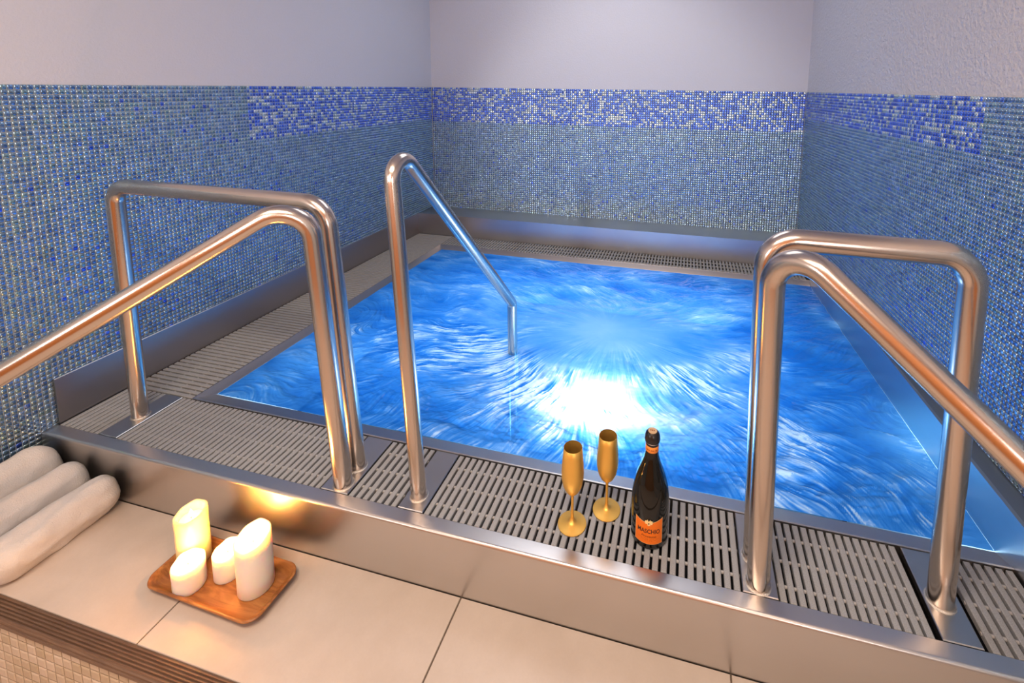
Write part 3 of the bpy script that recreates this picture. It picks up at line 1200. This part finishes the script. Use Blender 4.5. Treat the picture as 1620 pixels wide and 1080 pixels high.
def make_bottle(x, y):
    g = empty('wine_bottle', (x, y, 0.0))
    tag(g, 'dark sparkling wine bottle with an orange label beside the gold flutes', 'bottle')
    RB = 0.0505
    prof = [(.0005, .006), (.030, .004), (.044, 0.0), (.0485, .0025), (.0505, .010), (.0507, .06), (.0505, .125), (.049, .148), (.0455, .170), (.0395, .196),
            (.0315, .220), (.0245, .240), (.0200, .256), (.0176, .270), (.0168, .282), (.0165, .300), (.0165, .312), (.0005, .312)]
    MB().lathe(prof, 56, cap=False).build('glass_body', M['bottle_glass'], g, True, 40)
    MB().lathe([(.0168, .2968), (.0174, .2972), (.0174, .3035), (.0168, .304)], 40, cap=False).build('neck_band_foil', M['foil'], g, True, 40)
    MB().lathe([(.0166, .3035), (.0180, .3040), (.0192, .3055), (.0192, .3068), (.0180, .3082), (.0166, .3085)], 40, cap=False).build('wire_ring', M['silver_ring'], g, True, 40)
    cap = MB().lathe([(.0166, .3065), (.0200, .3075), (.0210, .314), (.0203, .323), (.0175, .3315), (.0135, .3360), (.0005, .3365)], 40, cap=False).build('stopper', M['foil'], g, True, 40)
    MB().lathe([(.0118, .3362), (.0118, .3376), (.0005, .3378)], 32, cap=False).build('cork_disc', M['cork_disc'], cap, True, 40)
    face = math.atan2(CAM.y - y, CAM.x - x) - 0.03
    # main label: curved patch with a swept top edge and a bowed bottom edge
    lw = 0.0385
    RL = RB + .0009

    def top(s):
        return 0.0905 + 0.0075 * (s / lw) ** 2 + 0.006 * max(0.0, s / lw)

    def bot(s):
        return 0.0215 + 0.0015 * (s / lw) ** 2

    def patch(inset, R):
        vs, fs = [], []
        n, m = 22, 6
        for i in range(n + 1):
            s = -lw + inset + (2 * lw - 2 * inset) * i / n
            a, b_ = bot(s) + inset, top(s) - inset
            for j in range(m + 1):
                vs.append((s, a + (b_ - a) * j / m))
        for i in range(n):
            for j in range(m):
                k = i * (m + 1) + j
                fs.append((k, k + m + 1, k + m + 2, k + 1))
        return MB().add(wrap(vs, R, face, 0), fs)
    lab = patch(0.0, RL).build('label', M['label_edge'], g, True, 60)
    patch(0.0011, RL + .0003).build('label_print', M['label_orange'], lab, True, 60)
    R2 = RL + .0006
    for body, size, z, mat, sx in (('MASCHIO', .0190, .0570, M['ink'], .74), ('Prosecco', .0095, .0440, M['ink_brown'], 1.15)):
        vs, fs = text_mesh(body, size, 0.35 if body == 'Prosecco' else 0.0)
        MB().add(wrap(vs, R2, face, z, sx), fs).build('lettering', mat, lab)
    # fine illegible print lines
    for z, w in ((.0395, .056), (.0360, .040), (.0325, .022)):
        vs, fs = [], []
        segs = 14
        for k in range(segs):
            if k % 4 == 3:
                continue
            xa = -w / 2 + w * k / segs
            xb = xa + w / segs * .7
            o = len(vs)
            vs += [(xa, 0), (xb, 0), (xb, .0007), (xa, .0007)]
            fs.append((o, o + 1, o + 2, o + 3))
        MB().add(wrap(vs, R2, face, z), fs).build('fine_print', M['ink_brown'], lab)
    # eagle-like crest: fan of feathers, body and tail
    cv, cf = [], []

    def leaf(ang, L, w, cx=0.0, cy=0.0):
        o = len(cv)
        d = (math.sin(ang), math.cos(ang))
        nrm = (d[1], -d[0])
        for t, k in ((0, .25), (.45, 1), (.8, .75), (1, 0)):
            cv.append((cx + d[0] * L * t + nrm[0] * w * k, cy + d[1] * L * t + nrm[1] * w * k))
            cv.append((cx + d[0] * L * t - nrm[0] * w * k, cy + d[1] * L * t - nrm[1] * w * k))
        for i in range(3):
            cf.append((o + 2 * i, o + 2 * i + 1, o + 2 * i + 3, o + 2 * i + 2))
    for s in (-1, 1):
        for k in range(5):
            leaf(s * (0.55 + .32 * k), .0125 - .0012 * abs(k - 1), .0019, s * .0012, -.001)
        leaf(s * .30, .0105, .0014, s * .0008, .001)
    leaf(0, .0075, .0026, 0, -.002)
    leaf(PI, .0115, .0034, 0, .002)
    for s in (-1, 1):
        leaf(PI - s * .55, .0075, .0016, 0, -.002)
    MB().add(wrap(cv, R2 + .0004, face, .0905), cf).build('crest', M['crest'], lab)
    ev, ef = [], []
    leaf_v = [(-.0016, .0005), (.0016, .0005), (.0016, -.0030), (0, -.0042), (-.0016, -.0030)]
    MB().add(wrap(leaf_v, R2 + .0008, face, .0905), [(4, 3, 2, 1, 0)]).build('crest_shield', M['ink'], lab)
    # neck label
    nb = MB().lathe([(.0176, .2785), (.0180, .2790), (.0177, .2965), (.0173, .2970)], 48, cap=False).build('neck_label', M['neck_orange'], g, True, 40)
    # small illegible marks on the neck label and the cork disc
    def marks(w, segs, h, keep):
        vs, fs = [], []
        for k in range(segs):
            if not keep(k):
                continue
            xa = -w / 2 + w * k / segs
            o = len(vs)
            vs += [(xa, 0), (xa + w / segs * .7, 0), (xa + w / segs * .7, h), (xa, h)]
            fs.append((o, o + 1, o + 2, o + 3))
        return vs, fs
    vs, fs = marks(.030, 12, .0030, lambda k: k not in (4, 9))
    MB().add(wrap(vs, .0183, face, .2862), fs).build('fine_print', M['ink_brown'], nb)
    vs, fs = marks(.013, 3, .0042, lambda k: True)
    ca, sa = math.cos(face + PI / 2), math.sin(face + PI / 2)
    MB().add([(v[0] * ca - (v[1] - .002) * sa, v[0] * sa + (v[1] - .002) * ca, .3381) for v in vs], fs).build('fine_print', M['ink_brown'], cap)
    return g


bottle = make_bottle(2.184, 0.147)
bottle.scale = (1.04, 1.04, 0.955)
